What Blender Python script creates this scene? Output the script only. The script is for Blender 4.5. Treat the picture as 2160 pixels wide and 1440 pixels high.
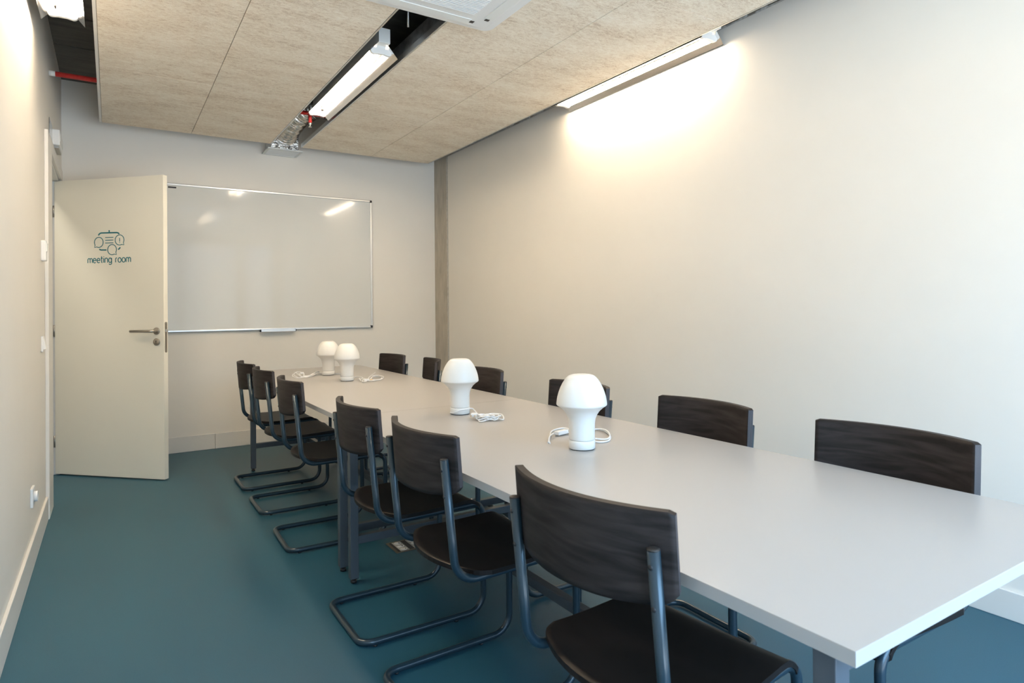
import bpy, math, random
from mathutils import Vector, Matrix
random.seed(7)
PI = math.pi
for o in list(bpy.data.objects):
    bpy.data.objects.remove(o)
scene = bpy.context.scene
COL = scene.collection

# ------------------------------------------------------------------ camera
F_PX, YAW, CY, CAM_H, PITCH, ROLL = 1333.06, 32.3807, 643.458, 1.2558, -0.3647, -0.5265
a, p, q = math.radians(YAW), math.radians(PITCH), math.radians(ROLL)
r0 = Vector((math.cos(a), -math.sin(a), 0)); f0 = Vector((math.sin(a), math.cos(a), 0)); d0 = Vector((0, 0, -1))
fw = math.cos(p) * f0 + math.sin(p) * d0
dn = math.cos(p) * d0 - math.sin(p) * f0
rt = math.cos(q) * r0 - math.sin(q) * dn
dw = math.sin(q) * r0 + math.cos(q) * dn
cam_data = bpy.data.cameras.new('camera')
cam = bpy.data.objects.new('camera', cam_data)
COL.objects.link(cam)
m = Matrix.Identity(4)
for i in range(3):
    m[i][0] = rt[i]; m[i][1] = -dw[i]; m[i][2] = -fw[i]
m[0][3], m[1][3], m[2][3] = 0, 0, CAM_H
cam.matrix_world = m
cam_data.sensor_width = 36
cam_data.lens = 36 * F_PX / 2160
cam_data.shift_y = (CY - 720) / 2160
cam_data.clip_start = 0.02
cam_data.dof.use_dof = True
cam_data.dof.focus_distance = 3.3
cam_data.dof.aperture_fstop = 7.0
scene.camera = cam

# ------------------------------------------------------------------ exposure, world, daylight
scene.view_settings.view_transform = 'Standard'
scene.view_settings.look = 'None'
scene.view_settings.gamma = 1
scene.view_settings.use_curve_mapping = False
scene.view_settings.exposure = 0.10
TUBE_STRENGTH = 77.0
TUBE_COLOR = (1.0, 0.80, 0.57)
DAY_STRENGTH = 14.0
DAY_COLOR = (0.40, 0.68, 1.0)
world = bpy.data.worlds.new('world')
scene.world = world
world.use_nodes = True
bg = world.node_tree.nodes['Background']
# overcast sky: bright overhead, dim towards the horizon (buildings opposite) and the ground
wn = world.node_tree
w_tc = wn.nodes.new('ShaderNodeTexCoord'); w_sx = wn.nodes.new('ShaderNodeSeparateXYZ'); w_r = wn.nodes.new('ShaderNodeValToRGB')
w_m = wn.nodes.new('ShaderNodeMath'); w_m.operation = 'MULTIPLY_ADD'; w_m.inputs[1].default_value = .5; w_m.inputs[2].default_value = .5
wn.links.new(w_tc.outputs['Generated'], w_sx.inputs[0]); wn.links.new(w_sx.outputs[2], w_m.inputs[0]); wn.links.new(w_m.outputs[0], w_r.inputs[0])
w_e = w_r.color_ramp.elements
w_e[0].position = 0.44; w_e[0].color = (0.52, 0.60, 0.68, 1)
w_e[1].position = 0.68; w_e[1].color = (*DAY_COLOR, 1)
for w_p, w_c in ((0.49, (0.14, 0.17, 0.19)), (0.54, (0.12, 0.15, 0.18)), (0.60, (0.26, 0.36, 0.46))):
    w_k = w_e.new(w_p); w_k.color = (*w_c, 1)
wn.links.new(w_r.outputs[0], bg.inputs[0])
bg.inputs[1].default_value = DAY_STRENGTH

# room dimensions
XL, XR, YB, YN = -0.342, 3.03, 6.39, -1.1
SLAB = 3.19
PZ = 2.79            # underside of the hanging ceiling panels
PT = 0.028           # panel thickness
WIN = (0.10, 2.20, 0.03, 2.62)       # x0,x1,z0,z1 of the big window behind the camera
WIN2 = (2.30, 2.86, 0.03, 2.62)       # narrow side light

def portal(x0, x1, z0, z1):
    ld = bpy.data.lights.new('window_portal', 'AREA')
    ld.shape = 'RECTANGLE'; ld.size = x1 - x0; ld.size_y = z1 - z0
    ld.cycles.is_portal = True
    lo = bpy.data.objects.new('window_portal', ld)
    lo.location = ((x0 + x1) / 2, YN - 0.10, (z0 + z1) / 2)
    lo.rotation_euler = (math.radians(90), 0, 0)
    COL.objects.link(lo)
portal(*WIN); portal(*WIN2)

# ------------------------------------------------------------------ materials
def mat(name, color, rough=0.5, metal=0.0, noise=None, bump=None, coat=0.0, spec=0.5, emit=None, estr=0, trans=0, ior=1.45, alpha=1):
    mt = bpy.data.materials.new(name); mt.use_nodes = True
    nt = mt.node_tree; b = nt.nodes['Principled BSDF']
    b.inputs['Base Color'].default_value = (*color, 1)
    b.inputs['Roughness'].default_value = rough
    b.inputs['Metallic'].default_value = metal
    b.inputs['Coat Weight'].default_value = coat
    b.inputs['Coat Roughness'].default_value = 0.15
    b.inputs['Specular IOR Level'].default_value = spec
    b.inputs['IOR'].default_value = ior
    b.inputs['Transmission Weight'].default_value = trans
    if emit:
        b.inputs['Emission Color'].default_value = (*emit, 1)
        b.inputs['Emission Strength'].default_value = estr
    if noise or bump:
        tc = nt.nodes.new('ShaderNodeTexCoord')
    if noise:      # (scale xyz, color2, low, high, detail)
        sc, c2, lo, hi, det = noise
        mp = nt.nodes.new('ShaderNodeMapping'); mp.inputs['Scale'].default_value = sc
        nt.links.new(tc.outputs['Object'], mp.inputs[0])
        n = nt.nodes.new('ShaderNodeTexNoise'); n.inputs['Scale'].default_value = 1; n.inputs['Detail'].default_value = det
        n.inputs['Roughness'].default_value = 0.6
        nt.links.new(mp.outputs[0], n.inputs['Vector'])
        r = nt.nodes.new('ShaderNodeValToRGB')
        r.color_ramp.elements[0].position = lo; r.color_ramp.elements[1].position = hi
        r.color_ramp.elements[0].color = (*color, 1); r.color_ramp.elements[1].color = (*c2, 1)
        nt.links.new(n.outputs['Fac'], r.inputs[0]); nt.links.new(r.outputs[0], b.inputs['Base Color'])
    if bump:       # (scale xyz, strength, distance)
        sc, st, ds = bump
        mp = nt.nodes.new('ShaderNodeMapping'); mp.inputs['Scale'].default_value = sc
        nt.links.new(tc.outputs['Object'], mp.inputs[0])
        n = nt.nodes.new('ShaderNodeTexNoise'); n.inputs['Scale'].default_value = 1; n.inputs['Detail'].default_value = 4
        nt.links.new(mp.outputs[0], n.inputs['Vector'])
        bp = nt.nodes.new('ShaderNodeBump'); bp.inputs['Strength'].default_value = st; bp.inputs['Distance'].default_value = ds
        nt.links.new(n.outputs['Fac'], bp.inputs['Height']); nt.links.new(bp.outputs[0], b.inputs['Normal'])
    return mt

WALL = mat('wall_paint', (0.785, 0.752, 0.692), 0.55, noise=((3, 3, 3), (0.80, 0.767, 0.707), .3, .7, 3), bump=((180, 180, 180), .06, .001))
FLOOR = mat('floor_rubber', (0.016, 0.078, 0.118), 0.42, noise=((260, 260, 260), (0.021, 0.090, 0.135), .35, .75, 3), bump=((400, 400, 400), .05, .001), spec=.45)
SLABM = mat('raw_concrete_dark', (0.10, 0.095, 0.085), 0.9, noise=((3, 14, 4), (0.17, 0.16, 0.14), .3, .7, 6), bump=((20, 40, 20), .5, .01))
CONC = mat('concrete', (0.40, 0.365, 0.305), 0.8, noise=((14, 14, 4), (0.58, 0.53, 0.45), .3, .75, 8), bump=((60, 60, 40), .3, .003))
PLASTER = mat('rough_plaster', (0.45, 0.44, 0.41), 0.9, noise=((30, 60, 30), (0.62, 0.61, 0.58), .35, .65, 6), bump=((60, 60, 60), .8, .006))
TRIMW = mat('white_trim', (0.72, 0.70, 0.66), 0.38)
DOORW = mat('door_paint', (0.84, 0.80, 0.69), 0.32, bump=((40, 40, 4), .03, .001))
METAL = mat('brushed_metal', (0.42, 0.39, 0.35), 0.32, 1.0)
ALU = mat('aluminium', (0.66, 0.66, 0.65), 0.35, 1.0)
GALV = mat('galvanised_steel', (0.45, 0.45, 0.45), 0.35, 1.0, noise=((20, 20, 20), (0.60, 0.60, 0.60), .4, .6, 3))
REFL = mat('lamp_reflector', (0.80, 0.79, 0.77), 0.16, 1.0)
WPLAST = mat('white_plastic', (0.78, 0.78, 0.77), 0.35)
WENAM = mat('white_enamel', (0.74, 0.75, 0.73), 0.35)
BLACK = mat('black_plastic', (0.012, 0.012, 0.014), 0.4)
DARKV = mat('dark_void', (0.02, 0.02, 0.02), 0.8)
TEAL = mat('teal_vinyl', (0.008, 0.16, 0.19), 0.45)
RED = mat('red_pipe_paint', (0.42, 0.02, 0.018), 0.35, noise=((50, 12, 50), (0.50, 0.03, 0.025), .4, .6, 3))
TABLE = mat('table_laminate', (0.39, 0.375, 0.36), 0.30, bump=((500, 500, 500), .03, .0005), spec=.5)
TEDGE = mat('table_edge', (0.36, 0.365, 0.365), 0.45)
LEGM = mat('table_leg_paint', (0.075, 0.092, 0.112), 0.42, 0.3)
TUBE = mat('chair_tube_paint', (0.016, 0.036, 0.052), 0.30, 0.2, coat=.25)
CAPB = mat('tube_end_cap', (0.03, 0.025, 0.022), 0.5)
LAMPW = mat('opal_white', (0.76, 0.755, 0.73), 0.30)
CORD = mat('white_cord', (0.80, 0.80, 0.80), 0.35)
BOARD = mat('whiteboard_enamel', (0.66, 0.665, 0.64), 0.07, noise=((1.2, 1, .6), (0.68, 0.685, 0.66), .3, .7, 2))
WFRAME = mat('window_frame', (0.55, 0.56, 0.56), 0.4)
BRASS = mat('brass_pin', (0.7, 0.5, 0.25), 0.3, 1.0)
TUBEM = mat('lit_tube', (1, 1, 1), 0.4, emit=TUBE_COLOR, estr=TUBE_STRENGTH)
FOIL = mat('duct_foil', (0.80, 0.79, 0.77), 0.22, 1.0, bump=((28, 28, 28), 1.0, .03))
DUCT = mat('flexible_duct_foil', (0.72, 0.70, 0.67), 0.25, 1.0, bump=((70, 70, 70), .35, .006))
FLOORBOX = mat('floor_box_frame', (0.17, 0.14, 0.11), 0.4, 0.6)
SOCKW = mat('socket_plastic', (0.42, 0.42, 0.40), 0.4)

def panel_material():
    mt = bpy.data.materials.new('wood_fibre_panel'); mt.use_nodes = True
    nt = mt.node_tree; b = nt.nodes['Principled BSDF']; b.inputs['Roughness'].default_value = .9
    b.inputs['Specular IOR Level'].default_value = .2
    tc = nt.nodes.new('ShaderNodeTexCoord')
    def tex(scale, detail, dist=0):
        mp = nt.nodes.new('ShaderNodeMapping'); mp.inputs['Scale'].default_value = scale
        nt.links.new(tc.outputs['Object'], mp.inputs[0])
        n = nt.nodes.new('ShaderNodeTexNoise'); n.inputs['Scale'].default_value = 1
        n.inputs['Detail'].default_value = detail; n.inputs['Roughness'].default_value = .65; n.inputs['Distortion'].default_value = dist
        nt.links.new(mp.outputs[0], n.inputs['Vector']); return n
    fine = tex((130, 230, 130), 3, 2.0)
    mid = tex((24, 60, 24), 5, 1.2)
    big = tex((2.2, 5.0, 2), 4)
    mx = nt.nodes.new('ShaderNodeMath'); mx.operation = 'MULTIPLY_ADD'; mx.inputs[1].default_value = .34
    nt.links.new(mid.outputs['Fac'], mx.inputs[0])
    m2 = nt.nodes.new('ShaderNodeMath'); m2.operation = 'MULTIPLY_ADD'; m2.inputs[1].default_value = .42
    nt.links.new(fine.outputs['Fac'], m2.inputs[0])
    m3 = nt.nodes.new('ShaderNodeMath'); m3.operation = 'MULTIPLY'; m3.inputs[1].default_value = .25
    nt.links.new(big.outputs['Fac'], m3.inputs[0])
    nt.links.new(m3.outputs[0], m2.inputs[2]); nt.links.new(m2.outputs[0], mx.inputs[2])
    r = nt.nodes.new('ShaderNodeValToRGB')
    e = r.color_ramp.elements
    e[0].position = .395; e[0].color = (0.54, 0.42, 0.31, 1)
    e[1].position = .60; e[1].color = (0.92, 0.86, 0.75, 1)
    k = e.new(.50); k.color = (0.82, 0.73, 0.60, 1)
    nt.links.new(mx.outputs[0], r.inputs[0]); nt.links.new(r.outputs[0], b.inputs['Base Color'])
    bp = nt.nodes.new('ShaderNodeBump'); bp.inputs['Strength'].default_value = .5; bp.inputs['Distance'].default_value = .004
    nt.links.new(fine.outputs['Fac'], bp.inputs['Height']); nt.links.new(bp.outputs[0], b.inputs['Normal'])
    return mt
PANEL = panel_material()

def wood_material(name, c1, c2, rough, spec=.4):
    mt = bpy.data.materials.new(name); mt.use_nodes = True
    nt = mt.node_tree; b = nt.nodes['Principled BSDF']
    b.inputs['Roughness'].default_value = rough; b.inputs['Specular IOR Level'].default_value = spec
    tc = nt.nodes.new('ShaderNodeTexCoord')
    mp = nt.nodes.new('ShaderNodeMapping'); mp.inputs['Scale'].default_value = (9, 5, 42)
    mp.inputs['Rotation'].default_value = (.06, 0, 0)
    nt.links.new(tc.outputs['Object'], mp.inputs[0])
    n = nt.nodes.new('ShaderNodeTexNoise'); n.inputs['Scale'].default_value = 1; n.inputs['Detail'].default_value = 6
    n.inputs['Distortion'].default_value = .8
    nt.links.new(mp.outputs[0], n.inputs['Vector'])
    r = nt.nodes.new('ShaderNodeValToRGB')
    r.color_ramp.elements[0].position = .38; r.color_ramp.elements[0].color = (*c1, 1)
    r.color_ramp.elements[1].position = .68; r.color_ramp.elements[1].color = (*c2, 1)
    nt.links.new(n.outputs['Fac'], r.inputs[0]); nt.links.new(r.outputs[0], b.inputs['Base Color'])
    return mt
WOODB = wood_material('dark_stained_back', (0.012, 0.0095, 0.009), (0.033, 0.027, 0.026), .52, .18)
WOODS = wood_material('dark_stained_seat', (0.006, 0.0045, 0.004), (0.014, 0.010, 0.009), .42, .22)

def ply_edge(name='plywood_edge'):
    mt = bpy.data.materials.new(name); mt.use_nodes = True
    nt = mt.node_tree; b = nt.nodes['Principled BSDF']; b.inputs['Roughness'].default_value = .55
    uv = nt.nodes.new('ShaderNodeUVMap')
    sx = nt.nodes.new('ShaderNodeSeparateXYZ'); nt.links.new(uv.outputs[0], sx.inputs[0])
    mu = nt.nodes.new('ShaderNodeMath'); mu.operation = 'MULTIPLY'; mu.inputs[1].default_value = 31.4
    nt.links.new(sx.outputs[0], mu.inputs[0])
    si = nt.nodes.new('ShaderNodeMath'); si.operation = 'SINE'; nt.links.new(mu.outputs[0], si.inputs[0])
    r = nt.nodes.new('ShaderNodeValToRGB')
    r.color_ramp.elements[0].position = 0; r.color_ramp.elements[0].color = (.014, .012, .014, 1)
    r.color_ramp.elements[1].position = .9; r.color_ramp.elements[1].color = (.075, .068, .078, 1)
    nt.links.new(si.outputs[0], r.inputs[0]); nt.links.new(r.outputs[0], b.inputs['Base Color'])
    return mt
PLY = ply_edge()

# ------------------------------------------------------------------ mesh builder
class MB:
    def __init__(s): s.v = []; s.f = []; s.mi = []; s.sm = []; s.uv = []
    def face(s, idx, mi=0, sm=False, uv=None):
        s.f.append(tuple(idx)); s.mi.append(mi); s.sm.append(sm); s.uv.append(uv)
    def box(s, x0, x1, y0, y1, z0, z1, mi=0):
        b = len(s.v)
        s.v += [(x, y, z) for z in (z0, z1) for y in (y0, y1) for x in (x0, x1)]
        for f in ((0, 2, 3, 1), (4, 5, 7, 6), (0, 1, 5, 4), (2, 6, 7, 3), (0, 4, 6, 2), (1, 3, 7, 5)):
            s.face([b + i for i in f], mi)
        return s
    def prism(s, pts, axis, lo, hi, mi=0, smooth=False):
        # pts: closed outline in the two other axes (order: axis x->(y,z), y->(x,z), z->(x,y))
        n = len(pts); b = len(s.v)
        for t in (lo, hi):
            for (u, w) in pts:
                s.v.append({'x': (t, u, w), 'y': (u, t, w), 'z': (u, w, t)}[axis])
        s.face([b + i for i in range(n)][::-1], mi); s.face([b + n + i for i in range(n)], mi)
        for i in range(n):
            j = (i + 1) % n; s.face((b + i, b + j, b + n + j, b + n + i), mi, smooth)
        return s
    def tube(s, path, r, seg=12, closed=False, mi=0, caps=True, radii=None):
        P = [Vector(p) for p in path]; n = len(P)
        T = []
        for i in range(n):
            if closed: t = P[(i + 1) % n] - P[i - 1]
            else: t = P[min(i + 1, n - 1)] - P[max(i - 1, 0)]
            T.append(t.normalized())
        u = Vector((0, 0, 1)) if abs(T[0].z) < .9 else Vector((0, 1, 0))
        u = (u - T[0] * u.dot(T[0])).normalized()
        b = len(s.v)
        for i in range(n):
            if i:
                u = (u - T[i] * u.dot(T[i])).normalized()
            w = T[i].cross(u); rr = radii[i] if radii else r
            for k in range(seg):
                an = 2 * PI * k / seg
                s.v.append(tuple(P[i] + (u * math.cos(an) + w * math.sin(an)) * rr))
        for i in range(n if closed else n - 1):
            j = (i + 1) % n
            for k in range(seg):
                l = (k + 1) % seg
                s.face((b + i * seg + k, b + i * seg + l, b + j * seg + l, b + j * seg + k), mi, True)
        if caps and not closed:
            s.face([b + k for k in range(seg)][::-1], mi); s.face([b + (n - 1) * seg + k for k in range(seg)], mi)
        return s
    def lathe(s, prof, seg=48, axis='z', c=(0, 0, 0), mi=0, smooth=True):
        b = len(s.v)
        for (r, h) in prof:
            for k in range(seg):
                an = 2 * PI * k / seg; x, y = r * math.cos(an), r * math.sin(an)
                v = {'z': (x, y, h), 'x': (h, x, y), 'y': (x, h, y)}[axis]
                s.v.append((v[0] + c[0], v[1] + c[1], v[2] + c[2]))
        n = len(prof)
        for i in range(n - 1):
            for k in range(seg):
                l = (k + 1) % seg
                s.face((b + i * seg + k, b + i * seg + l, b + (i + 1) * seg + l, b + (i + 1) * seg + k), mi, smooth)
        s.face([b + k for k in range(seg)][::-1], mi); s.face([b + (n - 1) * seg + k for k in range(seg)], mi)
        return s
    def build(s, name, mats, parent=None, loc=(0, 0, 0), rot=(0, 0, 0), bevel=0, bseg=2):
        if not isinstance(mats, (list, tuple)): mats = [mats]
        me = bpy.data.meshes.new(name); me.from_pydata(s.v, [], s.f)
        for mm in mats: me.materials.append(mm)
        me.polygons.foreach_set('material_index', s.mi); me.polygons.foreach_set('use_smooth', s.sm)
        if any(u is not None for u in s.uv):
            ul = me.uv_layers.new(name='UVMap')
            for pl, u in zip(me.polygons, s.uv):
                for k, li in enumerate(pl.loop_indices):
                    ul.data[li].uv = u[k] if u else (0, 0)
        me.update()
        import bmesh
        bm = bmesh.new(); bm.from_mesh(me); bmesh.ops.recalc_face_normals(bm, faces=bm.faces); bm.to_mesh(me); bm.free()
        o = bpy.data.objects.new(name, me); COL.objects.link(o)
        o.location = loc; o.rotation_euler = rot
        if parent: o.parent = parent
        if bevel:
            bv = o.modifiers.new('bevel', 'BEVEL'); bv.width = bevel; bv.segments = bseg; bv.limit_method = 'ANGLE'
            bv.angle_limit = math.radians(40)
        return o

def rounded(path, rads, seg=8):
    P = [Vector(p) for p in path]; out = [P[0]]
    for i in range(1, len(P) - 1):
        r = rads[i - 1]; A = (P[i - 1] - P[i]).normalized(); B = (P[i + 1] - P[i]).normalized()
        ang = A.angle(B); d = r / math.tan(ang / 2)
        s_, e_ = P[i] + A * d, P[i] + B * d
        c = P[i] + (A + B).normalized() * (r / math.sin(ang / 2))
        v0, v1 = s_ - c, e_ - c; th = v0.angle(v1)
        for k in range(seg + 1):
            t = k / seg
            out.append(c + (v0 * math.sin((1 - t) * th) + v1 * math.sin(t * th)) / math.sin(th))
    out.append(P[-1]); return out
def smooth_path(pts, sub=6):
    P = [Vector(p) for p in pts]; out = []
    for i in range(len(P) - 1):
        p0, p1, p2, p3 = P[max(i - 1, 0)], P[i], P[i + 1], P[min(i + 2, len(P) - 1)]
        for k in range(sub):
            t = k / sub
            out.append(.5 * ((2 * p1) + (p2 - p0) * t + (2 * p0 - 5 * p1 + 4 * p2 - p3) * t * t + (3 * p1 - p0 - 3 * p2 + p3) * t ** 3))
    out.append(P[-1]); return out
def rrect(x0, x1, y0, y1, r, seg=6):
    pts = []
    for cx, cy, a0 in ((x1 - r, y1 - r, 0), (x0 + r, y1 - r, 90), (x0 + r, y0 + r, 180), (x1 - r, y0 + r, 270)):
        for k in range(seg + 1):
            an = math.radians(a0 + 90 * k / seg); pts.append((cx + r * math.cos(an), cy + r * math.sin(an)))
    return pts

def tag(o, label, cat=None, group=None):
    o['label'] = label
    if cat: o['category'] = cat
    if group: o['group'] = group
    return o
def thing(name, label, cat, loc=(0, 0, 0), rz=0, group=None):
    o = bpy.data.objects.new(name, None); COL.objects.link(o)
    o.empty_display_size = .1
    o.location = loc; o.rotation_euler = (0, 0, rz)
    return tag(o, label, cat, group)
def struct(name, mb, mats, label, cat, bevel=0):
    o = mb.build(name, mats, bevel=bevel); o['kind'] = 'structure'; return tag(o, label, cat)
def copy_tree(o, parent=None):
    c = o.copy(); COL.objects.link(c); c.parent = parent
    for ch in [k for k in ORDER if k.parent == o]:
        copy_tree(ch, c)
    return c
ORDER = []

# ------------------------------------------------------------------ the setting
struct('floor', MB().box(XL - 1.3, XR + .3, YN - .2, YB + .2, -.12, 0), FLOOR, 'teal rubber floor of the whole meeting room', 'floor')
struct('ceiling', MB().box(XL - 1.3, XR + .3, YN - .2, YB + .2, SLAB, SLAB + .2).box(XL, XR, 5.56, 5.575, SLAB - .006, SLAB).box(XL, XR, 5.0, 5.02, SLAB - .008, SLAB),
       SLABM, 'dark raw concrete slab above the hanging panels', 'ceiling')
struct('wall_back', MB().box(XL - 1.3, XR + .3, YB, YB + .2, 0, SLAB), WALL, 'cream end wall carrying the whiteboard', 'wall')
struct('wall_right', MB().box(XR, XR + .12, YN, 6.03, 0, 2.885), WALL, 'long cream side wall to the right of the table', 'wall')
# ragged plaster end and concrete behind the lining
random.seed(3)
mb = MB(); mb.box(XR + .012, XR + .2, YN, YB, 0, SLAB)
struct('trim_1', mb, CONC, 'raw concrete column face in the far right corner', 'concrete column')
mb = MB(); y = YN
while y < 6.03:
    y2 = y + random.uniform(.02, .07); h = random.uniform(.004, .026)
    mb.box(XR + .0005, XR + .02, y, min(y2, 6.03), 2.885, 2.885 + h); y = y2
struct('trim_2', mb, PLASTER, 'ragged plaster edge along the top of the right wall', 'plaster edge')
mb = MB(); z = 0
while z < 2.87:
    z2 = z + random.uniform(.03, .10); h = random.uniform(.040, .052)
    mb.box(XR + .004, XR + .02, 6.03, 6.03 + h, z, min(z2, 2.885)); z = z2
struct('trim_3', mb, PLASTER, 'rough upright plaster seam between right wall and concrete column', 'plaster edge')
DY0, DY1, DH = 5.08, 6.085, 2.30
mb = MB()
mb.box(XL - .12, XL, YN, DY0, 0, SLAB).box(XL - .12, XL, DY1, YB, 0, SLAB).box(XL - .12, XL, DY0, DY1, DH, SLAB)
struct('wall_left', mb, WALL, 'cream side wall with the doorway, on the left', 'wall')
struct('wall_corridor', MB().box(XL - 1.3, XL - 1.2, YN, YB, 0, SLAB), WALL, 'corridor wall beyond the open doorway', 'wall')
mb = MB(); x0, x1, z0, z1 = WIN; u0, u1, v0, v1 = WIN2
mb.box(XL - 1.3, x0, YN - .2, YN, 0, SLAB).box(x0, x1, YN - .2, YN, 0, z0).box(x0, x1, YN - .2, YN, z1, SLAB)
mb.box(x1, u0, YN - .2, YN, 0, SLAB).box(u0, u1, YN - .2, YN, 0, v0).box(u0, u1, YN - .2, YN, v1, SLAB).box(u1, XR + .3, YN - .2, YN, 0, SLAB)
struct('wall_front', mb, WALL, 'window wall behind the camera', 'wall')
for i, (x0, x1, z0, z1) in enumerate((WIN, WIN2)):
    mb = MB(); w = .05 if i == 0 else .02
    mb.box(x0, x0 + w, YN - .08, YN - .03, z0, z1).box(x1 - w, x1, YN - .08, YN - .03, z0, z1).box(x0, x1, YN - .08, YN - .03, z0, z0 + w).box(x0, x1, YN - .08, YN - .03, z1 - w, z1)
    if i == 0: mb.box((x0 + x1) / 2 - .03, (x0 + x1) / 2 + .03, YN - .08, YN - .03, z0, z1)
    struct('window_%d' % (i + 1), mb, WFRAME, ('wide window behind the camera', 'narrow window beside the wide one')[i], 'window')
# baseboards
BH = .14
struct('baseboard_left', MB().box(XL, XL + .014, YN, 4.78, 0, BH), TRIMW, 'white baseboard along the left wall', 'baseboard', .003)
mb = MB(); mb.box(XL, .80, YB - .014, YB, 0, BH).box(.803, XR, YB - .014, YB, 0, BH)
struct('baseboard_back', mb, TRIMW, 'white baseboard under the whiteboard wall', 'baseboard', .003)
struct('baseboard_right', MB().box(XR - .014, XR, YN, 6.03, 0, .115), TRIMW, 'white baseboard along the right wall', 'baseboard', .003)
# added area light, out of view in the corridor, to brighten the open door
ld = bpy.data.lights.new('corridor_fill_light', 'AREA'); ld.shape = 'RECTANGLE'; ld.size = .3; ld.size_y = 1.2; ld.energy = 21; ld.color = (1.0, .93, .80)
lo = bpy.data.objects.new('corridor_fill_light', ld); lo.location = (XL - .62, 4.9, 3.1); COL.objects.link(lo)
# door frame
mb = MB()
mb.box(XL, XL + .020, 4.78, DY0, 0, DH + .085)                 # near jamb casing
mb.box(XL, XL + .020, DY0, 6.17, DH, DH + .085)                # head casing
mb.box(XL, XL + .020, DY1, 6.17, 0, DH)                        # far casing
mb.box(XL - .14, XL - .0005, DY0 - .0, DY0 + .012, 0, DH).box(XL - .14, XL - .0005, DY1 - .012, DY1, 0, DH).box(XL - .14, XL - .0005, DY0 + .012, DY1 - .012, DH - .012, DH)
mb.box(XL - .09, XL - .042, DY1 - .03, DY1 - .012, 0, DH - .012).box(XL - .09, XL - .042, DY0 + .012, DY0 + .03, 0, DH - .012)
struct('trim_4', mb, TRIMW, 'cream painted door frame around the doorway in the left wall', 'door frame', .003)

# ------------------------------------------------------------------ door (open into the room)
HX, HY = -.372, 6.066
ang = math.atan2(-.706, .72)
# local frame: x along the leaf, y towards the room side (away from the visible face), z up
door = bpy.data.objects.new('door_1', None); COL.objects.link(door); door['kind'] = 'structure'
tag(door, 'open cream door with teal meeting room sign', 'door')
door.location = (HX, HY, 0); door.rotation_euler = (0, 0, ang)
DW, DT = .985, .040
o = MB().box(0, DW, 0, DT, .010, 2.285).build('door_leaf', DOORW, door, bevel=.0015)
# visible face is local y=0 and looks to local -y
h = MB()
h.lathe([(.0, -.001), (.026, -.001), (.027, -.004), (.027, -.009), (.024, -.0105), (.0, -.0105)], 32, 'y', (.925, 0, 1.117))
hd = h.build('door_handle', METAL, door)
l = MB(); l.tube(rounded([(.925, -.008, 1.117), (.925, -.055, 1.117), (.740, -.055, 1.117)], [.022], 8), .0105, 16)
l.build('lever', METAL, hd)
k = MB(); k.lathe([(.0, -.001), (.026, -.001), (.027, -.004), (.027, -.009), (.024, -.0105), (.0, -.0105)], 32, 'y', (.925, 0, 1.036))
kr = k.build('key_rosette', METAL, door)
k = MB(); k.lathe([(0, -.0108), (.0045, -.0108), (.0045, -.0116), (0, -.0116)], 16, 'y', (.925, 0, 1.042)).box(.9225, .9275, -.0116, -.0108, 1.024, 1.042)
k.build('keyhole', BLACK, kr)
h2 = MB(); h2.lathe([(.0, DT + .001), (.026, DT + .001), (.027, DT + .004), (.027, DT + .009), (.0, DT + .0105)], 32, 'y', (.925, 0, 1.117))
h2.tube(rounded([(.925, DT + .008, 1.117), (.925, DT + .055, 1.117), (.740, DT + .055, 1.117)], [.022], 8), .0105, 16)
h2.build('door_handle', METAL, door)
lp = MB(); lp.prism(rrect(.009, .031, .955, 1.185, .0105), 'x', DW - .0005, DW + .0015)
lk = lp.build('lock_plate', METAL, door)
MB().box(DW + .001, DW + .010, .012, .028, 1.108, 1.130).build('latch_bolt', ALU, lk, bevel=.002)
for z in (.26, 1.12, 2.05):
    MB().tube([(-.004, -.002, z - .045), (-.004, -.002, z + .045)], .006, 12).build('hinge', METAL, door)
# sign: strokes as flat ribbons on the face
def ribbon(mb, pts, w, closed=False, y0=-.0012, y1=-.0002):
    n = len(pts)
    L, R_ = [], []
    for i in range(n):
        if closed: dx, dz = pts[(i + 1) % n][0] - pts[i - 1][0], pts[(i + 1) % n][1] - pts[i - 1][1]
        else:
            dx, dz = pts[min(i + 1, n - 1)][0] - pts[max(i - 1, 0)][0], pts[min(i + 1, n - 1)][1] - pts[max(i - 1, 0)][1]
        l_ = math.hypot(dx, dz) or 1; nx, nz = -dz / l_ * w / 2, dx / l_ * w / 2
        L.append((pts[i][0] + nx, pts[i][1] + nz)); R_.append((pts[i][0] - nx, pts[i][1] - nz))
    b = len(mb.v)
    for i in range(n):
        mb.v += [(L[i][0], y0, L[i][1]), (R_[i][0], y0, R_[i][1]), (L[i][0], y1, L[i][1]), (R_[i][0], y1, R_[i][1])]
    for i in range(n if closed else n - 1):
        j = (i + 1) % n; A, B = b + 4 * i, b + 4 * j
        mb.face((A, A + 1, B + 1, B)); mb.face((A + 2, B + 2, B + 3, A + 3)); mb.face((A, B, B + 2, A + 2)); mb.face((A + 1, A + 3, B + 3, B + 1))
    if not closed:
        mb.face((b, b + 2, b + 3, b + 1)); e_ = b + 4 * (n - 1); mb.face((e_, e_ + 1, e_ + 3, e_ + 2))
def arc(cx, cz, rx, rz, a0, a1, n=14):
    return [(cx + rx * math.cos(math.radians(a0 + (a1 - a0) * k / n)), cz + rz * math.sin(math.radians(a0 + (a1 - a0) * k / n))) for k in range(n + 1)]
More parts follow.
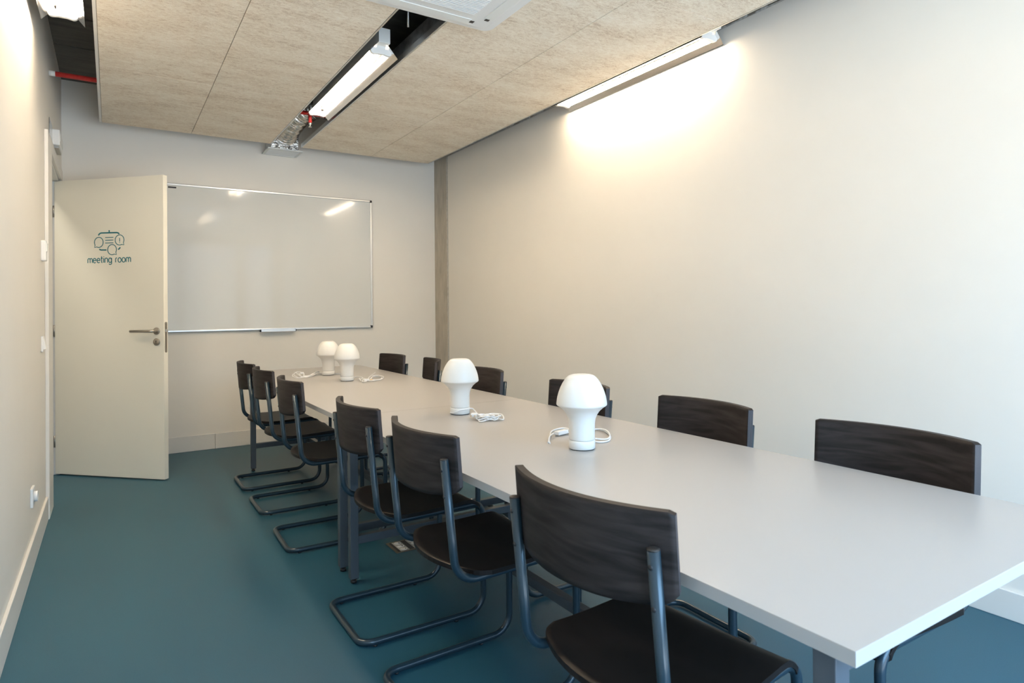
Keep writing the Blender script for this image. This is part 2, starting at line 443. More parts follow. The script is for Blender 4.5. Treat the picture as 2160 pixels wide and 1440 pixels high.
def letter(ch):
    W = {'m': 1.25, 'e': .86, 't': .5, 'i': .18, 'n': .8, 'g': .86, 'r': .45, 'o': .88, ' ': .62}[ch]
    S = []
    if ch == 'm': S = [[(0, 0)] + arc(.30, .68, .30, .32, 180, 0) + [(.60, 0)], arc(.90, .68, .30, .32, 180, 0) + [(1.2, 0)]]
    if ch == 'n': S = [[(0, 0)] + arc(.36, .64, .36, .36, 180, 0) + [(.72, 0)]]
    if ch == 'e': S = [[(.0, .52), (.80, .52)] + arc(.40, .5, .40, .5, 3, 315, 26)]
    if ch == 'o': S = [arc(.42, .5, .42, .5, 0, 360, 28)[:-1]]
    if ch == 'g': S = [arc(.40, .5, .40, .5, 0, 360, 28)[:-1], [(.80, 1.0), (.80, -.10)] + arc(.42, -.10, .38, .34, 0, -150, 14)]
    if ch == 't': S = [[(.18, 1.42), (.18, .22)] + arc(.40, .22, .22, .22, 180, 260, 6), [(-.06, 1.0), (.44, 1.0)]]
    if ch == 'i': S = [[(.05, 0), (.05, 1.0)], [(.05, 1.26), (.05, 1.40)]]
    if ch == 'r': S = [[(0, 0)] + arc(.34, .66, .34, .34, 180, 92, 9)]
    return W, S
mb = MB(); txt = 'meeting room'; gap = .20
tw = sum(letter(c)[0] for c in txt) + gap * (len(txt) - 1)
s_u = .387 / tw; s_z = .0345; cx = .3115
for c in txt:
    w, S = letter(c)
    for st in S:
        cl = c in 'og' and st is S[0]
        ribbon(mb, [(cx + px * s_u, 1.640 + pz * s_z) for px, pz in st], .0065, cl)
    cx += (w + gap) * s_u
mb.build('sign_lettering', TEAL, door)
mb = MB()
def bubble(cx_, cz_, tail):
    r = .0395; a0 = {'l': 227, 'r': 313}[tail]
    pts = arc(cx_, cz_, r, r * .98, a0 + 16, a0 - 16 + 360, 30)
    tip = (cx_ + (-.039 if tail == 'l' else .039), cz_ - r + .001)
    pts += [tip] if tail == 'l' else [tip]
    ribbon(mb, pts, .0058, True)
bubble(.4118, 1.7965, 'l'); bubble(.5995, 1.809, 'r'); bubble(.5315, 1.7375, 'r')
ribbon(mb, arc(.4375, 1.841, .030, .0265, 162, 90, 6) + arc(.571, 1.8405, .031, .0255, 90, 34, 6), .0105)
ribbon(mb, [(.5063, 1.866), (.5063, 1.887)], .009)
ribbon(mb, [(.4165, 1.7445), (.4240, 1.7395), (.4345, 1.7372), (.4800, 1.7363)], .0100)
ribbon(mb, [(.5855, 1.7375), (.597, 1.743), (.6050, 1.7535)], .0100)
for zz in (1.8312, 1.8104, 1.7894): ribbon(mb, [(.4702, zz), (.5432, zz)], .0056)
ribbon(mb, [(.5995, 1.8245), (.5995, 1.797)], .0055); ribbon(mb, [(.5995, 1.7915), (.5995, 1.7862)], .0055)
mb.build('sign_emblem', TEAL, door)

# ------------------------------------------------------------------ whiteboard
BX0, BX1, BZ0, BZ1 = .40, 2.308, 1.078, 2.405
wb = thing('whiteboard', 'large framed whiteboard hanging on the end wall behind the door', 'whiteboard', ((BX0 + BX1) / 2, YB - .03, BZ0))
W2, HB = (BX1 - BX0) / 2, BZ1 - BZ0
MB().box(-W2 + .01, W2 - .01, .006, .016, .01, HB - .01).build('writing_surface', BOARD, wb)
fr = MB(); t = .018
fr.box(-W2 + .02, W2 - .02, -.002, .020, HB - t, HB).box(-W2 + .02, W2 - .02, -.002, .020, 0, t).box(-W2, -W2 + t, -.002, .020, .02, HB - .02).box(W2 - t, W2, -.002, .020, .02, HB - .02)
fr.build('frame', ALU, wb, bevel=.003)
for sx in (-1, 1):
    for zz in (0, HB):
        c = MB(); z0, z1 = (0, .024) if zz == 0 else (HB - .024, HB)
        x0, x1 = (-W2, -W2 + .024) if sx < 0 else (W2 - .024, W2)
        c.box(x0 - .001, x1 + .001, -.005, .021, z0 - .001, z1 + .001).build('corner_cap', BLACK, wb, bevel=.006)
cxm = (BX0 + BX1) / 2
tr = MB(); tr.box(1.195 - cxm, 1.515 - cxm, -.045, .004, -.014, -.008).box(1.195 - cxm, 1.515 - cxm, -.045, -.042, -.008, .004)
tray = tr.build('pen_tray', ALU, wb)
for xx in (1.192, 1.512):
    MB().box(xx - cxm, xx + .006 - cxm, -.046, .004, -.016, .006).build('tray_end', BLACK, tray)
MB().box(-W2 + .03, -W2 + .095, .0045, .006, HB - .043, HB - .029).build('maker_badge', BLACK, wb)

# ------------------------------------------------------------------ hanging ceiling panels
def panel(x0, x1, y0, y1, label):
    g = .0015
    mb = MB().box(x0 + g, x1 - g, y0 + g, y1 - g, 0, PT)
    o = mb.build('ceiling_panel', PANEL, loc=(0, 0, PZ), bevel=.002)
    tag(o, label, 'ceiling panel', 'fibrous acoustic ceiling panels')
PL0, S0, S1, PR1, PBK = -.058, 1.236, 1.520, 2.812, 6.055
YJ, YJ2 = 4.69, 2.26
panel(PL0, .588, YJ, PBK, 'beige fibre ceiling panel nearest the open door')
panel(.588, S0, YJ, PBK, 'beige fibre ceiling panel by the whiteboard wall, left of the foil duct')
panel(PL0, .588, YJ2, YJ, 'beige fibre ceiling panel beside the tube light on the left wall side')
panel(.588, S0, YJ2, YJ, 'beige fibre ceiling panel directly left of the slot tube light')
panel(PL0, .588, YN, YJ2, 'beige fibre ceiling panel at the window end, far left')
panel(.588, S0, YN, YJ2, 'beige fibre ceiling panel left of the air conditioner')
panel(S1, 2.19, YJ, PBK, 'beige fibre ceiling panel by the whiteboard wall, right of the foil duct')
panel(2.19, PR1, YJ, PBK, 'beige fibre ceiling panel in the corner by the concrete column')
panel(S1, 2.19, YJ2, YJ, 'beige fibre ceiling panel directly right of the slot tube light')
panel(2.19, PR1, YJ2, YJ, 'beige fibre ceiling panel beside the tube light on the right wall')
panel(S1, 2.19, YN, YJ2, 'beige fibre ceiling panel right of the air conditioner')
panel(2.19, PR1, YN, YJ2, 'beige fibre ceiling panel at the window end, far right')
# aluminium edging along the slot and edges
def rail(x0, x1, label, hgt=.036, m_=ALU):
    o = MB().box(x0, x1, YN, PBK, 0, hgt).build('edge_profile', m_, loc=(0, 0, PZ)); tag(o, label, 'edge profile')
rail(PL0 - .0165, PL0 - .0005, 'thin pale profile along the left edge of the ceiling panels', .03, TRIMW)
rail(S0 + .0005, S0 + .010, 'thin metal profile along the left lip of the ceiling slot')
rail(S1 - .010, S1 - .0005, 'thin metal profile along the right lip of the ceiling slot')
rail(PR1 + .0005, PR1 + .010, 'thin metal profile along the ceiling edge by the right wall', .03)
o = MB().box(-.018, 0, YN, 5.0, 0, .09).build('steel_channel', GALV, loc=(S1 + .0185, 0, PZ + PT + .001)); tag(o, 'galvanised channel on top of the panel, right side of the slot', 'steel channel')

# ------------------------------------------------------------------ fluorescent fixtures
def make_fixture():
    t = thing('tube_light', '', 'tube light', (0, 0, 0), 0, 'twin tube lights above the room')
    Lh = .71
    ho = MB().box(-.030, .030, -Lh, Lh, .075, .135).build('housing', WENAM, t, bevel=.003)
    rf = MB()
    for s in (-1, 1):
        pts = [(s * .026, .076), (s * .030, .0735), (s * .096, -.004), (s * .0955, -.006), (s * .0935, -.003), (s * .026, .0745)]
        rf.prism(pts, 'y', -Lh - .02, Lh + .02)
    rf.box(-.030, .030, -Lh - .02, Lh + .02, .0725, .0748)
    rf.build('reflector', REFL, t)
    for s in (-1, 1):
        tb = MB(); tb.tube([(s * .046, -Lh + .035, .030), (s * .046, Lh - .035, .030)], .0135, 20)
        tb.build('tube', TUBEM, t)
    for e in (-1, 1):
        y = e * (Lh - .012)
        ls = MB()
        pts = arc(.046, .030, .021, .021, -90, 90, 10) + [(.020, .046)] + [(-.020, .046)] + arc(-.046, .030, .021, .021, 90, 270, 10) + [(-.020, .014), (.020, .014)]
        ls.prism(pts, 'y', y - .012, y + .012)
        ls.box(-.028, .028, y - .011, y + .011, .040, .074)
        ls.build('lampholder', WPLAST, t, bevel=.002)
    MB().box(-.036, .036, -Lh - .055, -Lh + .01, .062, .150).build('end_box', WENAM, t, bevel=.003)
    for yy in (-.45, .45):
        MB().tube([(0, yy, .135), (0, yy, SLAB - PZ - .001)], .002, 6).build('suspension_wire', GALV, t)
    return t
fx = make_fixture()
ORDER += [o for o in bpy.data.objects if o.parent == fx]
for i, (x, y, lb) in enumerate(((1.385, 4.34, 'lit twin tube light hanging in the slot between ceiling panels'),
                                (2.925, 3.165, 'lit twin tube light tight against the right wall'),
                                (-.207, 3.34, 'lit twin tube light in the gap above the left wall'),
                                (1.385, 1.16, 'lit twin tube light in the slot behind the air conditioner, seen in the whiteboard'))):
    o = fx if i == 0 else copy_tree(fx)
    o.location = (x, y, PZ); o['label'] = lb
    if i == 3:
        weak = TUBEM.copy(); weak.name = 'lit_tube_dim'; weak.node_tree.nodes['Principled BSDF'].inputs['Emission Strength'].default_value = TUBE_STRENGTH * .15
        tm = None
        for ch in bpy.data.objects:
            if ch.parent == o and ch.name.startswith('tube'):
                if tm is None: tm = ch.data.copy(); tm.materials[0] = weak
                ch.data = tm

# ------------------------------------------------------------------ ceiling cassette air conditioner
ac = thing('air_conditioner', 'white ceiling cassette air conditioner across the slot, at the top edge', 'air conditioner', (1.27, 2.49, PZ - .034))
MB().prism(rrect(-.475, .475, -.475, .475, .055, 8), 'z', .006, .0335).build('fascia', WPLAST, ac, bevel=.010, bseg=4)
MB().prism(rrect(-.415, .415, -.415, .415, .035, 6), 'z', -.010, .008).build('inner_panel', WPLAST, ac, bevel=.006, bseg=3)
gr = MB()
gr.box(-.285, .285, -.285, .285, -.014, -.010)
for k in range(38):
    yy = -.275 + k * .0149
    gr.box(-.278, .278, yy, yy + .007, -.021, -.014)
gr.build('intake_grille', WPLAST, ac)
for k, (sx, sy) in enumerate(((0, 1), (0, -1), (1, 0), (-1, 0))):
    fl = MB()
    if sx == 0: fl.box(-.30, .30, sy * .372 - .026, sy * .372 + .026, -.0135, -.0095)
    else: fl.box(sx * .372 - .026, sx * .372 + .026, -.30, .30, -.0135, -.0095)
    f_ = fl.build('air_flap', WENAM, ac, bevel=.0018)
    for e_ in (-1, 1):
        u_, v_ = (min(e_ * .300, e_ * .325), max(e_ * .300, e_ * .325)), ((sx or sy) * .372 - .012, (sx or sy) * .372 + .012)
        xr, yr = (u_, v_) if sx == 0 else (v_, u_)
        MB().box(xr[0], xr[1], yr[0], yr[1], -.0112, -.0098).build('slot_end', BLACK, f_)
MB().box(-.02, .225, -.40, .40, .034, .30).build('casing', GALV, ac)

# things inside the slot
o = MB().box(0, .60, -.02, .02, 0, .04).build('steel_strut', GALV, loc=(1.10, 3.06, 2.99)); tag(o, 'dark steel strut crossing the ceiling slot beside the air conditioner', 'steel strut')
o = MB().tube([(0, 0, 0), (0, 0, SLAB - 2.848)], .005, 10).build('threaded_rod', GALV, loc=(1.418, 3.30, 2.848)); tag(o, 'short threaded rod hanging down in the ceiling slot', 'threaded rod')
for k, xx in enumerate((1.30, 1.36)):
    o = MB().tube([(0, -.9, 0), (0, 1.6, 0)], .014, 12).build('conduit', BLACK, loc=(xx, 3.6, 3.12))
    tag(o, ('dark conduit running along the ceiling slot, left one of the pair', 'dark conduit running along the ceiling slot, right one of the pair')[k], 'conduit', 'conduits above the slot')
# sprinkler pipe
pr_ = thing('sprinkler_pipe', 'red sprinkler pipe crossing above the panels to the left wall', 'pipe', (XL, 5.15, 2.845))
MB().tube([(.001, 0, 0), (1.95, 0, 0)], .0165, 20).build('pipe', RED, pr_)
MB().tube([(.0005, 0, 0), (.035, 0, 0)], .0178, 20).build('paint_collar', WALL, pr_)
MB().tube([(1.70, 0, 0), (1.70, 0, -.075)], .014, 16).build('drop_pipe', RED, pr_)
sp = MB(); sp.lathe([(0, 0), (.012, 0), (.014, -.008), (.007, -.012), (.006, -.03), (.014, -.032), (.014, -.034), (0, -.035)], 16, 'z', (1.70, 0, -.075))
sp.build('sprinkler_head', ALU, pr_)

# ventilation box + flexible duct
vb = thing('vent_plenum', 'foil wrapped vent box with white grille at the end wall, end of the slot', 'vent', (1.385, 6.235, 2.762))
MB().box(-.125, .122, -.105, .145, .012, .26).build('foil_box', FOIL, vb, bevel=.006)
gm = MB(); w, d = .158, .125
gm.box(-w, w, -d, -d + .022, 0, .012).box(-w, w, d - .022 + .02, d + .02, 0, .012).box(-w, -w + .022, -d + .022, d - .002, 0, .012).box(w - .022, w, -d + .022, d - .002, 0, .012)
gg = gm.build('grille_frame', WENAM, vb, bevel=.002)
gm = MB()
for k in range(9): gm.box(-w + .022, w - .022, -d + .03 + k * .0235, -d + .036 + k * .0235, .003, .011)
gm.build('grille_slat', WENAM, gg)
path = smooth_path([(0, -.10, .155), (0, -.22, .165), (.0, -.42, .19), (.02, -.62, .215), (.09, -.78, .235), (.24, -.86, .245), (.50, -.90, .25), (.85, -.90, .25)], 30)
rad = [.096 + .009 * math.sin(i * 1.25) + .004 * math.sin(i * .37) + .003 * math.sin(i * .91) for i in range(len(path))]
rad = [min(r_, .108) * (.98 if k > 8 else 1) for k, r_ in enumerate(rad)]
MB().tube(path, .1, 40, radii=rad).build('flexible_duct', DUCT, vb)

# ------------------------------------------------------------------ left wall fittings
X = XL
st = thing('wall_thermostat', 'white thermostat box on the left wall, highest of the fittings by the doorway', 'thermostat', (X, 4.55, 1.56))
MB().box(0, .026, -.035, .04, 0, .118).build('casing', WPLAST, st, bevel=.006)
MB().box(.026, .030, -.02, .03, .055, .105).build('display', WENAM, st)
sw = thing('light_switch', 'white light switch on the left wall below the thermostat', 'light switch', (X, 4.56, 1.035))
MB().box(0, .010, -.045, .045, 0, .090).build('switch_plate', WPLAST, sw, bevel=.003)
rk = MB(); rk.prism([(.010, .012), (.024, .018), (.012, .078), (.010, .078)], 'y', -.030, .030); rk.build('rocker', WPLAST, sw)
so = thing('wall_socket', 'white power socket low on the left wall above the baseboard', 'socket', (X, 3.96, .295))
MB().box(0, .012, -.047, .047, 0, .094).build('socket_plate', WPLAST, so, bevel=.003)
MB().lathe([(0, .012), (.026, .012), (.026, .026), (.022, .028), (.020, .020), (0, .020)], 28, 'x', (0, 0, .047)).build('socket_insert', WPLAST, so)
el = thing('emergency_light', 'white emergency light unit on the left wall above the doorway', 'emergency light', (X, 5.33, 2.413))
MB().box(0, .048, 0, .30, 0, .108).build('casing', WPLAST, el, bevel=.006)
MB().box(.048, .0505, .02, .28, .03, .085).build('lens', WENAM, el, bevel=.002)
gl = mat('clear_acrylic', (0.95, .98, .97), .03, trans=1.0)
MB().box(.004, .007, -.24, -.002, -.03, .125).build('acrylic_plate', gl, el)
MB().box(.010, .040, .04, .28, -.012, -.001).build('cable_gland', SOCKW, el)

# ------------------------------------------------------------------ tables
TZ = .756
TK = (CAM_H - TZ) / (CAM_H - .75)
TL, TR = .918 * TK, 1.946 * TK
def make_table(name, label, y0, y1, ly, loc_y):
    t = thing(name, label, 'table', ((TL + TR) / 2, loc_y, 0), 0, 'two tables pushed together end to end')
    hw = (TR - TL) / 2
    tp = MB(); tp.box(-hw, hw, y0 - loc_y, y1 - loc_y, TZ - .003, TZ)
    tp.box(-hw, hw, y0 - loc_y, y1 - loc_y, TZ - .024, TZ - .003, 1)
    tp.build('tabletop', [TABLE, TEDGE], t)
    ins = .922 - TL; L = .038
    for y in ly:
        yy = y - loc_y
        for s in (-1, 1):
            xa = s * (hw - ins) ; xb = s * (hw - ins - L)
            lg = MB().box(min(xa, xb), max(xa, xb), yy, yy + L, .022, TZ - .0245).build('leg', LEGM, t, bevel=.002)
            ft = MB(); ft.lathe([(0, 0), (.014, 0), (.014, .012), (.006, .014), (.006, .018), (.016, .018), (.016, .0215), (0, .0215)], 20, 'z', ((xa + xb) / 2, yy + L / 2, 0))
            ft.build('foot', BLACK, lg)
        MB().box(-hw + ins + L, hw - ins - L, yy + .002, yy + L - .002, .178, .215).build('crossbar', LEGM, t, bevel=.002)
        MB().box(-hw + ins + L, hw - ins - L, yy + .002, yy + L - .002, TZ - .064, TZ - .0245).build('top_rail', LEGM, t, bevel=.002)
    ya, yb = ly[0] - loc_y + L, ly[1] - loc_y
    MB().box(-.045, -.010, ya - .002, yb + .002, .1785, .2145).build('stretcher', LEGM, t, bevel=.002)
    MB().box(-.045, -.010, ya - .002, yb + .002, TZ - .060, TZ - .0245).build('top_beam', LEGM, t, bevel=.002)
    return t
make_table('meeting_table', 'pale grey meeting table nearest the camera, with the two front lamps', .517 * TK, 2.995 * TK, (.550, 2.853), 1.75)
make_table('meeting_table', 'pale grey meeting table towards the whiteboard, with the two far lamps', 2.998 * TK, 5.73 * TK, (3.012, 5.295), 4.36)

# ------------------------------------------------------------------ chairs
TRd = .0125
def chair_back():
    mb = MB(); NS, NZ = 36, 14; W = .235; th = .018
    def outer(y, z):
        k = 1.2; x0 = TRd + .001 - k * .205 ** 2
        return x0 + k * y * y + .074 * (.82 - z)
    def zb(y):
        e = max(0, (abs(y) - (W - .03)) / .03)
        return .700 + .022 * (abs(y) / W) ** 3 + .016 * e ** 2.5
    def zt(y):
        e = max(0, (abs(y) - (W - .008)) / .008)
        return .888 - .005 * e ** 2
    g = []
    for side in (0, 1):
        rows = []
        for i in range(NS + 1):
            s = -1 + 2 * i / NS; s = math.copysign(abs(s) ** .85, s); y = s * W; row = []
            for j in range(NZ + 1):
                z = zb(y) + (zt(y) - zb(y)) * j / NZ
                x = outer(y, z); dx = 2 * 1.2 * y; n = Vector((1, -dx)).normalized()
                b = 0
                if side: row.append((x + n.x * th, y + n.y * th, z))
                else: row.append((x, y, z))
            rows.append(row)
        base = len(mb.v)
        for r in rows: mb.v += r
        g.append(base)
    def id_(s, i, j): return g[s] + i * (NZ + 1) + j
    for i in range(NS):
        for j in range(NZ):
            mb.face((id_(0, i, j), id_(0, i + 1, j), id_(0, i + 1, j + 1), id_(0, i, j + 1)), 0, True)
            mb.face((id_(1, i, j), id_(1, i, j + 1), id_(1, i + 1, j + 1), id_(1, i + 1, j)), 0, True)
    U = [(0, 0), (0, 1), (1, 1), (1, 0)]
    for i in range(NS):
        mb.face((id_(0, i, 0), id_(0, i + 1, 0), id_(1, i + 1, 0), id_(1, i, 0)), 0)
        mb.face((id_(0, i, NZ), id_(0, i + 1, NZ), id_(1, i + 1, NZ), id_(1, i, NZ)), 0)
    for j in range(NZ):
        mb.face((id_(0, 0, j), id_(0, 0, j + 1), id_(1, 0, j + 1), id_(1, 0, j)), 1, False, U)
        mb.face((id_(0, NS, j), id_(0, NS, j + 1), id_(1, NS, j + 1), id_(1, NS, j)), 1, False, U)
    return mb
def chair_seat():
    mb = MB(); NX, NY = 26, 26; th = .014
    def pos(t, s):
        wmax = .236 + (.220 - .236) * t
        y = s * wmax
        ay = abs(y)
        xb_ = .030 + .082 * (ay / .236) ** 2.1 + .030 * max(0, (ay - .206) / .030) ** 2.5
        x = xb_ + (.478 - .010 * max(0, (abs(s) - .9) / .1) ** 2 - xb_) * t
        u = (x - .03) / .45
        z = .4825 - .006 * math.sin(PI * min(1, max(0, u / .8))) - .003 * (1 - s * s)
        if u > .86: z -= .045 * ((u - .86) / .14) ** 1.8
        return x, y, z
    g = []
    for side in (0, 1):
        g.append(len(mb.v))
        for i in range(NX + 1):
            for j in range(NY + 1):
                s = -1 + 2 * j / NY; s = math.sin(s * PI / 2)
                x, y, z = pos((i / NX) ** .9, s)
                mb.v.append((x - (.004 if side and i == NX else 0), y, z - th * side))
    def id_(s, i, j): return g[s] + i * (NY + 1) + j
    for i in range(NX):
        for j in range(NY):
            mb.face((id_(0, i, j), id_(0, i + 1, j), id_(0, i + 1, j + 1), id_(0, i, j + 1)), 0, True)
            mb.face((id_(1, i, j), id_(1, i, j + 1), id_(1, i + 1, j + 1), id_(1, i + 1, j)), 0, True)
    U = [(0, 0), (0, 1), (1, 1), (1, 0)]
    for i in range(NX):
        for j in (0, NY): mb.face((id_(0, i, j), id_(0, i + 1, j), id_(1, i + 1, j), id_(1, i, j)), 0)
    for j in range(NY):
        for i in (0, NX): mb.face((id_(0, i, j), id_(0, i, j + 1), id_(1, i, j + 1), id_(1, i, j)), 0)
    return mb
def make_chair():
    t = thing('cantilever_chair', '', 'chair')
    h = .205
    half = [(0, h, .820), (.0375, h, .452), (.487, h, .458), (.487, h, .0165), (-.033, h, .0165), (-.033, -h, .0165),
            (.487, -h, .0165), (.487, -h, .458), (.0375, -h, .452), (0, -h, .820)]
    path = rounded(half, [.075, .050, .070, .052, .052, .070, .050, .075], 9)
    fr = MB().tube(path, TRd, 18).build('frame', TUBE, t)
    for s in (-1, 1):
        MB().lathe([(0, .8195), (.0122, .8195), (.0122, .8215), (.009, .8235), (0, .8235)], 18, 'z', (0, s * h, 0)).build('end_cap', CAPB, fr)
        for z in (.790, .712):
            x = -TRd + .1 * (.82 - z)
            MB().lathe([(0, x - .0012), (.0045, x - .0012), (.0052, x), (.0052, x + .004), (0, x + .004)], 12, 'x', (0, s * h, z)).build('screw', BLACK, fr)
        for x in (.02, .36):
            MB().lathe([(0, .0), (.008, .0), (.008, .006), (0, .006)], 12, 'z', (x, s * h, 0)).build('glide', BLACK, fr)
    MB().box(.10, .125, -h, h, .445, .4515).build('cross_plate', TUBE, fr)
    MB().box(.38, .405, -h, h, .447, .4535).build('cross_plate', TUBE, fr)
    chair_back().build('backrest', [WOODB, PLY], t)
    chair_seat().build('seat', WOODS, t)
    ORDER.extend([o for o in bpy.data.objects if o.parent == t])
    ORDER.extend([o for o in bpy.data.objects if o.parent == fr])
    return t
proto = make_chair()
first = True
GL, GR = 'chairs along the left side of the table', 'chairs along the right side of the table'
chairs = [
    (.806, 1.035, 5, 'dark wood cantilever chair on the left side, nearest the camera', GL),
    (.812, 1.868, 1, 'dark wood cantilever chair on the left side, second from the camera', GL),
    (.810, 2.492, 0, 'dark wood cantilever chair on the left side, third from the camera', GL),
    (.806, 3.585, -1, 'dark wood cantilever chair on the left side, just past the paired table legs', GL),
    (.808, 4.310, 0, 'dark wood cantilever chair on the left side, second from the whiteboard', GL),
    (.810, 4.930, 0, 'dark wood cantilever chair on the left side, closest to the whiteboard', GL),
    (1.982, .991, 180, 'dark wood cantilever chair on the right side, nearest the camera', GR),
    (1.984, 1.698, 179, 'dark wood cantilever chair on the right side, second from the camera', GR),
    (1.982, 2.477, 180, 'dark wood cantilever chair on the right side, behind the front table lamp', GR),
    (1.986, 3.425, 180, 'dark wood cantilever chair on the right side, just right of the second lamp', GR),
    (2.040, 4.31, 166, 'dark wood cantilever chair on the right side, twisted, in front of the concrete column', GR),
    (2.004, 4.985, 184, 'dark wood cantilever chair on the right side, closest to the whiteboard', GR),
]
for x, y, rz, lb, g in chairs:
    o = proto if first else copy_tree(proto)
    first = False
    o.location = (x, y, 0); o.rotation_euler = (0, 0, math.radians(rz)); o['label'] = lb; o['group'] = g

# ------------------------------------------------------------------ table lamps
def lamp_body():
    prof = [(0, .0345), (.0455, .0345), (.0460, .0365), (.0462, .060), (.0466, .090), (.0490, .108), (.0545, .122), (.0640, .136),
            (.0760, .147), (.0870, .1545), (.0900, .1575), (.0902, .161), (.0890, .172), (.0865, .186), (.0820, .202), (.0755, .219),
            (.0680, .234), (.0595, .247), (.0520, .2555), (.0440, .2615), (.0350, .2645), (.0200, .2655), (0, .2658)]
    return MB().lathe(prof, 64)
def make_lamp():
    t = thing('table_lamp', '', 'table lamp', group='mushroom lamps on the table')
    MB().lathe([(0, .0030), (.0455, .0030), (.0470, .0045), (.0470, .0315), (.0455, .0330), (0, .0330)], 64).build('base', LAMPW, t)
    MB().lathe([(0, 0), (.0440, 0), (.0440, .0032), (0, .0032)], 48).build('base_pad', BLACK, t)
    lamp_body().build('lamp_shade', LAMPW, t)
    ORDER.extend([o for o in bpy.data.objects if o.parent == t])
    return t
lp = make_lamp()
lamps = []
for i, (x, y, lb) in enumerate(((1.436, 1.80, 'white mushroom lamp on the table, closest to the camera'),
                                (1.430, 2.735, 'white mushroom lamp on the table, alone midway, cord knotted beside it'),
                                (1.437, 4.50, 'white mushroom lamp on the table, front one of the far overlapping pair'),
                                (1.447, 5.00, 'white mushroom lamp on the table, rear one of the far overlapping pair'))):
    o = lp if i == 0 else copy_tree(lp)
    o.location = (x * TK, y * TK, TZ); o['label'] = lb; lamps.append(o)
CR = .0031
def cord(i, pts, z=None, r=CR):
    lx, ly = lamps[i].location.x / TK, lamps[i].location.y / TK
    P = [(x - lx, y - ly, zz) for x, y, zz in pts]
    return MB().tube(smooth_path(P, 6), r, 8).build('cord', CORD, lamps[i])
def plug(i, x, y, z, rz, pins=True):
    lx, ly = lamps[i].location.x / TK, lamps[i].location.y / TK
    b = MB().prism(rrect(-.022, .018, -.013, .013, .006), 'z', -.007, .007)
    o = b.build('plug', CORD, lamps[i], loc=(x - lx, y - ly, z), rot=(0, 0, rz), bevel=.003)
    if pins:
        pn = MB(); pn.tube([(.018, -.009, 0), (.037, -.009, 0)], .0022, 8).tube([(.018, .009, 0), (.037, .009, 0)], .0022, 8); pn.build('pin', BRASS, o)
# front lamp: switch and tail to the left, loops to the right
cord(0, [(1.436, 1.846, .012), (1.50, 1.93, .004), (1.59, 2.06, .004), (1.60, 2.13, .004), (1.53, 2.11, .004), (1.46, 2.03, .004), (1.40, 1.95, .004), (1.385, 1.925, .004)])
cord(0, [(1.385, 1.935, .004), (1.43, 1.99, .012), (1.48, 2.035, .010), (1.50, 2.04, .008)])
cord(0, [(1.545, 2.03, .008), (1.60, 2.03, .006), (1.67, 2.04, .005), (1.70, 2.01, .005), (1.68, 1.94, .004), (1.63, 1.87, .004), (1.58, 1.83, .004), (1.54, 1.84, .004), (1.55, 1.90, .004), (1.62, 1.99, .010), (1.68, 2.02, .008), (1.69, 1.97, .012), (1.645, 1.89, .010), (1.59, 1.845, .008), (1.55, 1.87, .011), (1.56, 1.93, .013), (1.60, 1.985, .014)])
sw_ = MB().prism(rrect(-.032, .032, -.013, .013, .005), 'z', -.008, .008).build('cord_switch', CORD, lamps[0], loc=(1.520 - 1.436, 2.035 - 1.80, .0115), rot=(0, 0, math.radians(15)), bevel=.003)
# second lamp
cord(1, [(1.40, 2.76, .012), (1.378, 2.735, .010), (1.383, 2.70, .016), (1.405, 2.684, .026), (1.44, 2.683, .028), (1.475, 2.705, .026), (1.487, 2.70, .018), (1.465, 2.62, .006), (1.43, 2.55, .004), (1.40, 2.50, .004), (1.395, 2.47, .005), (1.415, 2.46, .010)])
random.seed(11)
pts = []
for k in range(30):
    t_ = k / 29; an = k * 1.75
    cxk, cyk = 1.425 + .055 * t_, 2.53 - .035 * t_
    pts.append((cxk + .026 * math.cos(an), cyk + .045 * math.sin(an), .006 + .010 * (1 + math.sin(k * 2.3)) * .9))
cord(1, pts)
cord(1, [(1.49, 2.60, .004), (1.53, 2.61, .008), (1.55, 2.56, .010), (1.53, 2.50, .008), (1.50, 2.46, .004), (1.49, 2.52, .012)])
plug(1, 1.40, 2.545, .024, math.radians(235))
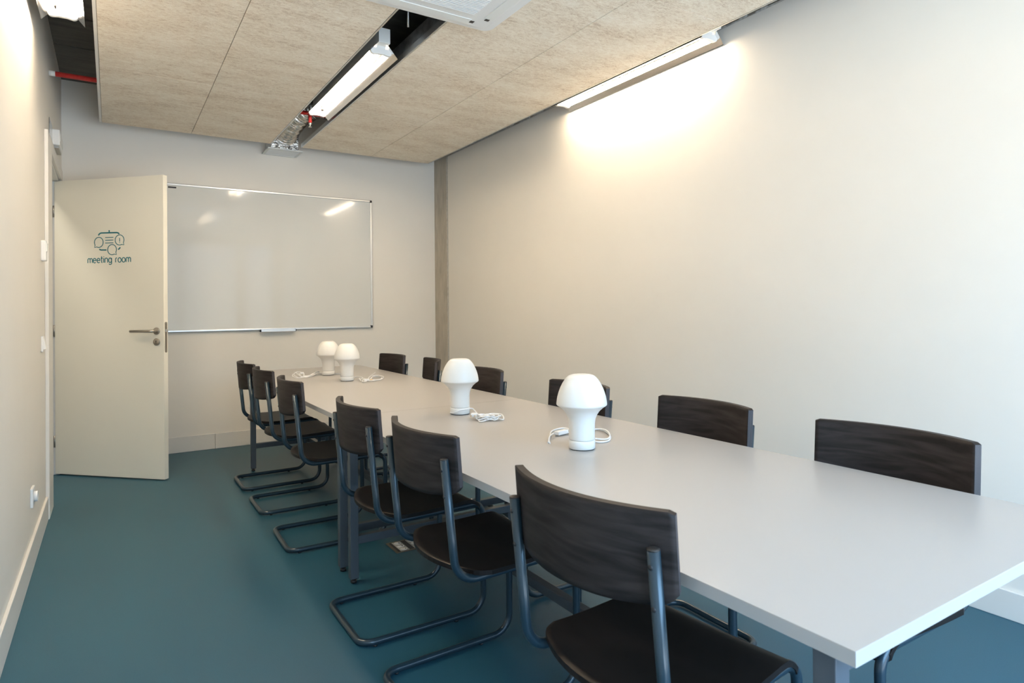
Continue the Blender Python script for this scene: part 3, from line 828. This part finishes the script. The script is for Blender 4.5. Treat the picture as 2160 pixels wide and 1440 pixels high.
# third lamp
cord(2, [(1.47, 4.54, .010), (1.52, 4.56, .016), (1.54, 4.50, .020), (1.53, 4.42, .014), (1.50, 4.36, .008), (1.49, 4.31, .006), (1.51, 4.30, .012), (1.52, 4.36, .020), (1.50, 4.42, .020), (1.49, 4.36, .012)])
cord(2, [(1.52, 4.33, .012), (1.55, 4.33, .008), (1.62, 4.38, .004), (1.68, 4.46, .004), (1.71, 4.55, .004), (1.69, 4.60, .006), (1.64, 4.55, .008), (1.58, 4.42, .008), (1.54, 4.36, .012), (1.60, 4.50, .014), (1.68, 4.64, .020), (1.72, 4.70, .026)])
cord(2, [(1.55, 4.36, .010), (1.62, 4.36, .006), (1.67, 4.42, .005), (1.71, 4.50, .010), (1.70, 4.58, .016), (1.66, 4.60, .012)])
plug(2, 1.52, 4.315, .018, math.radians(-25))
# rear lamp
cord(3, [(1.41, 5.02, .010), (1.38, 5.10, .014), (1.34, 5.06, .012), (1.30, 4.98, .008), (1.26, 4.93, .005), (1.22, 4.90, .004), (1.18, 4.90, .004), (1.17, 4.98, .010), (1.20, 5.06, .020), (1.23, 5.02, .022), (1.22, 4.93, .006), (1.25, 4.90, .004), (1.30, 4.94, .006), (1.35, 5.02, .010), (1.39, 5.10, .018)])
cord(3, [(1.19, 4.90, .005), (1.18, 4.97, .018), (1.21, 5.05, .030), (1.24, 5.05, .034), (1.255, 4.98, .022), (1.24, 4.93, .012), (1.28, 4.95, .010), (1.33, 5.00, .014), (1.37, 5.06, .024), (1.40, 5.09, .020), (1.35, 5.03, .004), (1.29, 4.96, .004), (1.23, 4.92, .008), (1.20, 4.97, .028), (1.195, 5.02, .036)])
plug(3, 1.25, 5.02, .026, math.radians(80), False)
cord(3, [(1.48, 5.02, .010), (1.53, 4.98, .008), (1.57, 5.02, .012), (1.58, 5.06, .016)])

# ------------------------------------------------------------------ floor power box
fb = thing('floor_box', 'sunken floor power box with white sockets under the table', 'floor box', (1.39, 3.165, 0))
mb = MB(); mb.box(-.150, .150, -.080, -.070, 0, .004).box(-.150, .150, .070, .080, 0, .004).box(-.150, -.138, -.070, .070, 0, .004).box(.138, .150, -.070, .070, 0, .004)
mb.build('frame', FLOORBOX, fb)
MB().box(-.138, .138, -.070, .070, .0005, .002).build('insert', BLACK, fb)
for cxk in (-.098, -.020, .058):
    s_ = MB().box(cxk - .024, cxk + .024, -.068, .068, .002, .004).build('socket_strip', SOCKW, fb)
    for yy in (-.045, 0, .045):
        MB().lathe([(0, .0042), (.0185, .0042), (.0185, .0050), (0, .0050)], 20, 'z', (cxk, yy, 0)).build('socket', WPLAST, s_)
        MB().box(cxk + .006, cxk + .010, yy - .010, yy + .002, .005, .0062).build('earth_pin', BLACK, s_)

# tidy: no leftover transforms needed
bpy.context.view_layer.update()
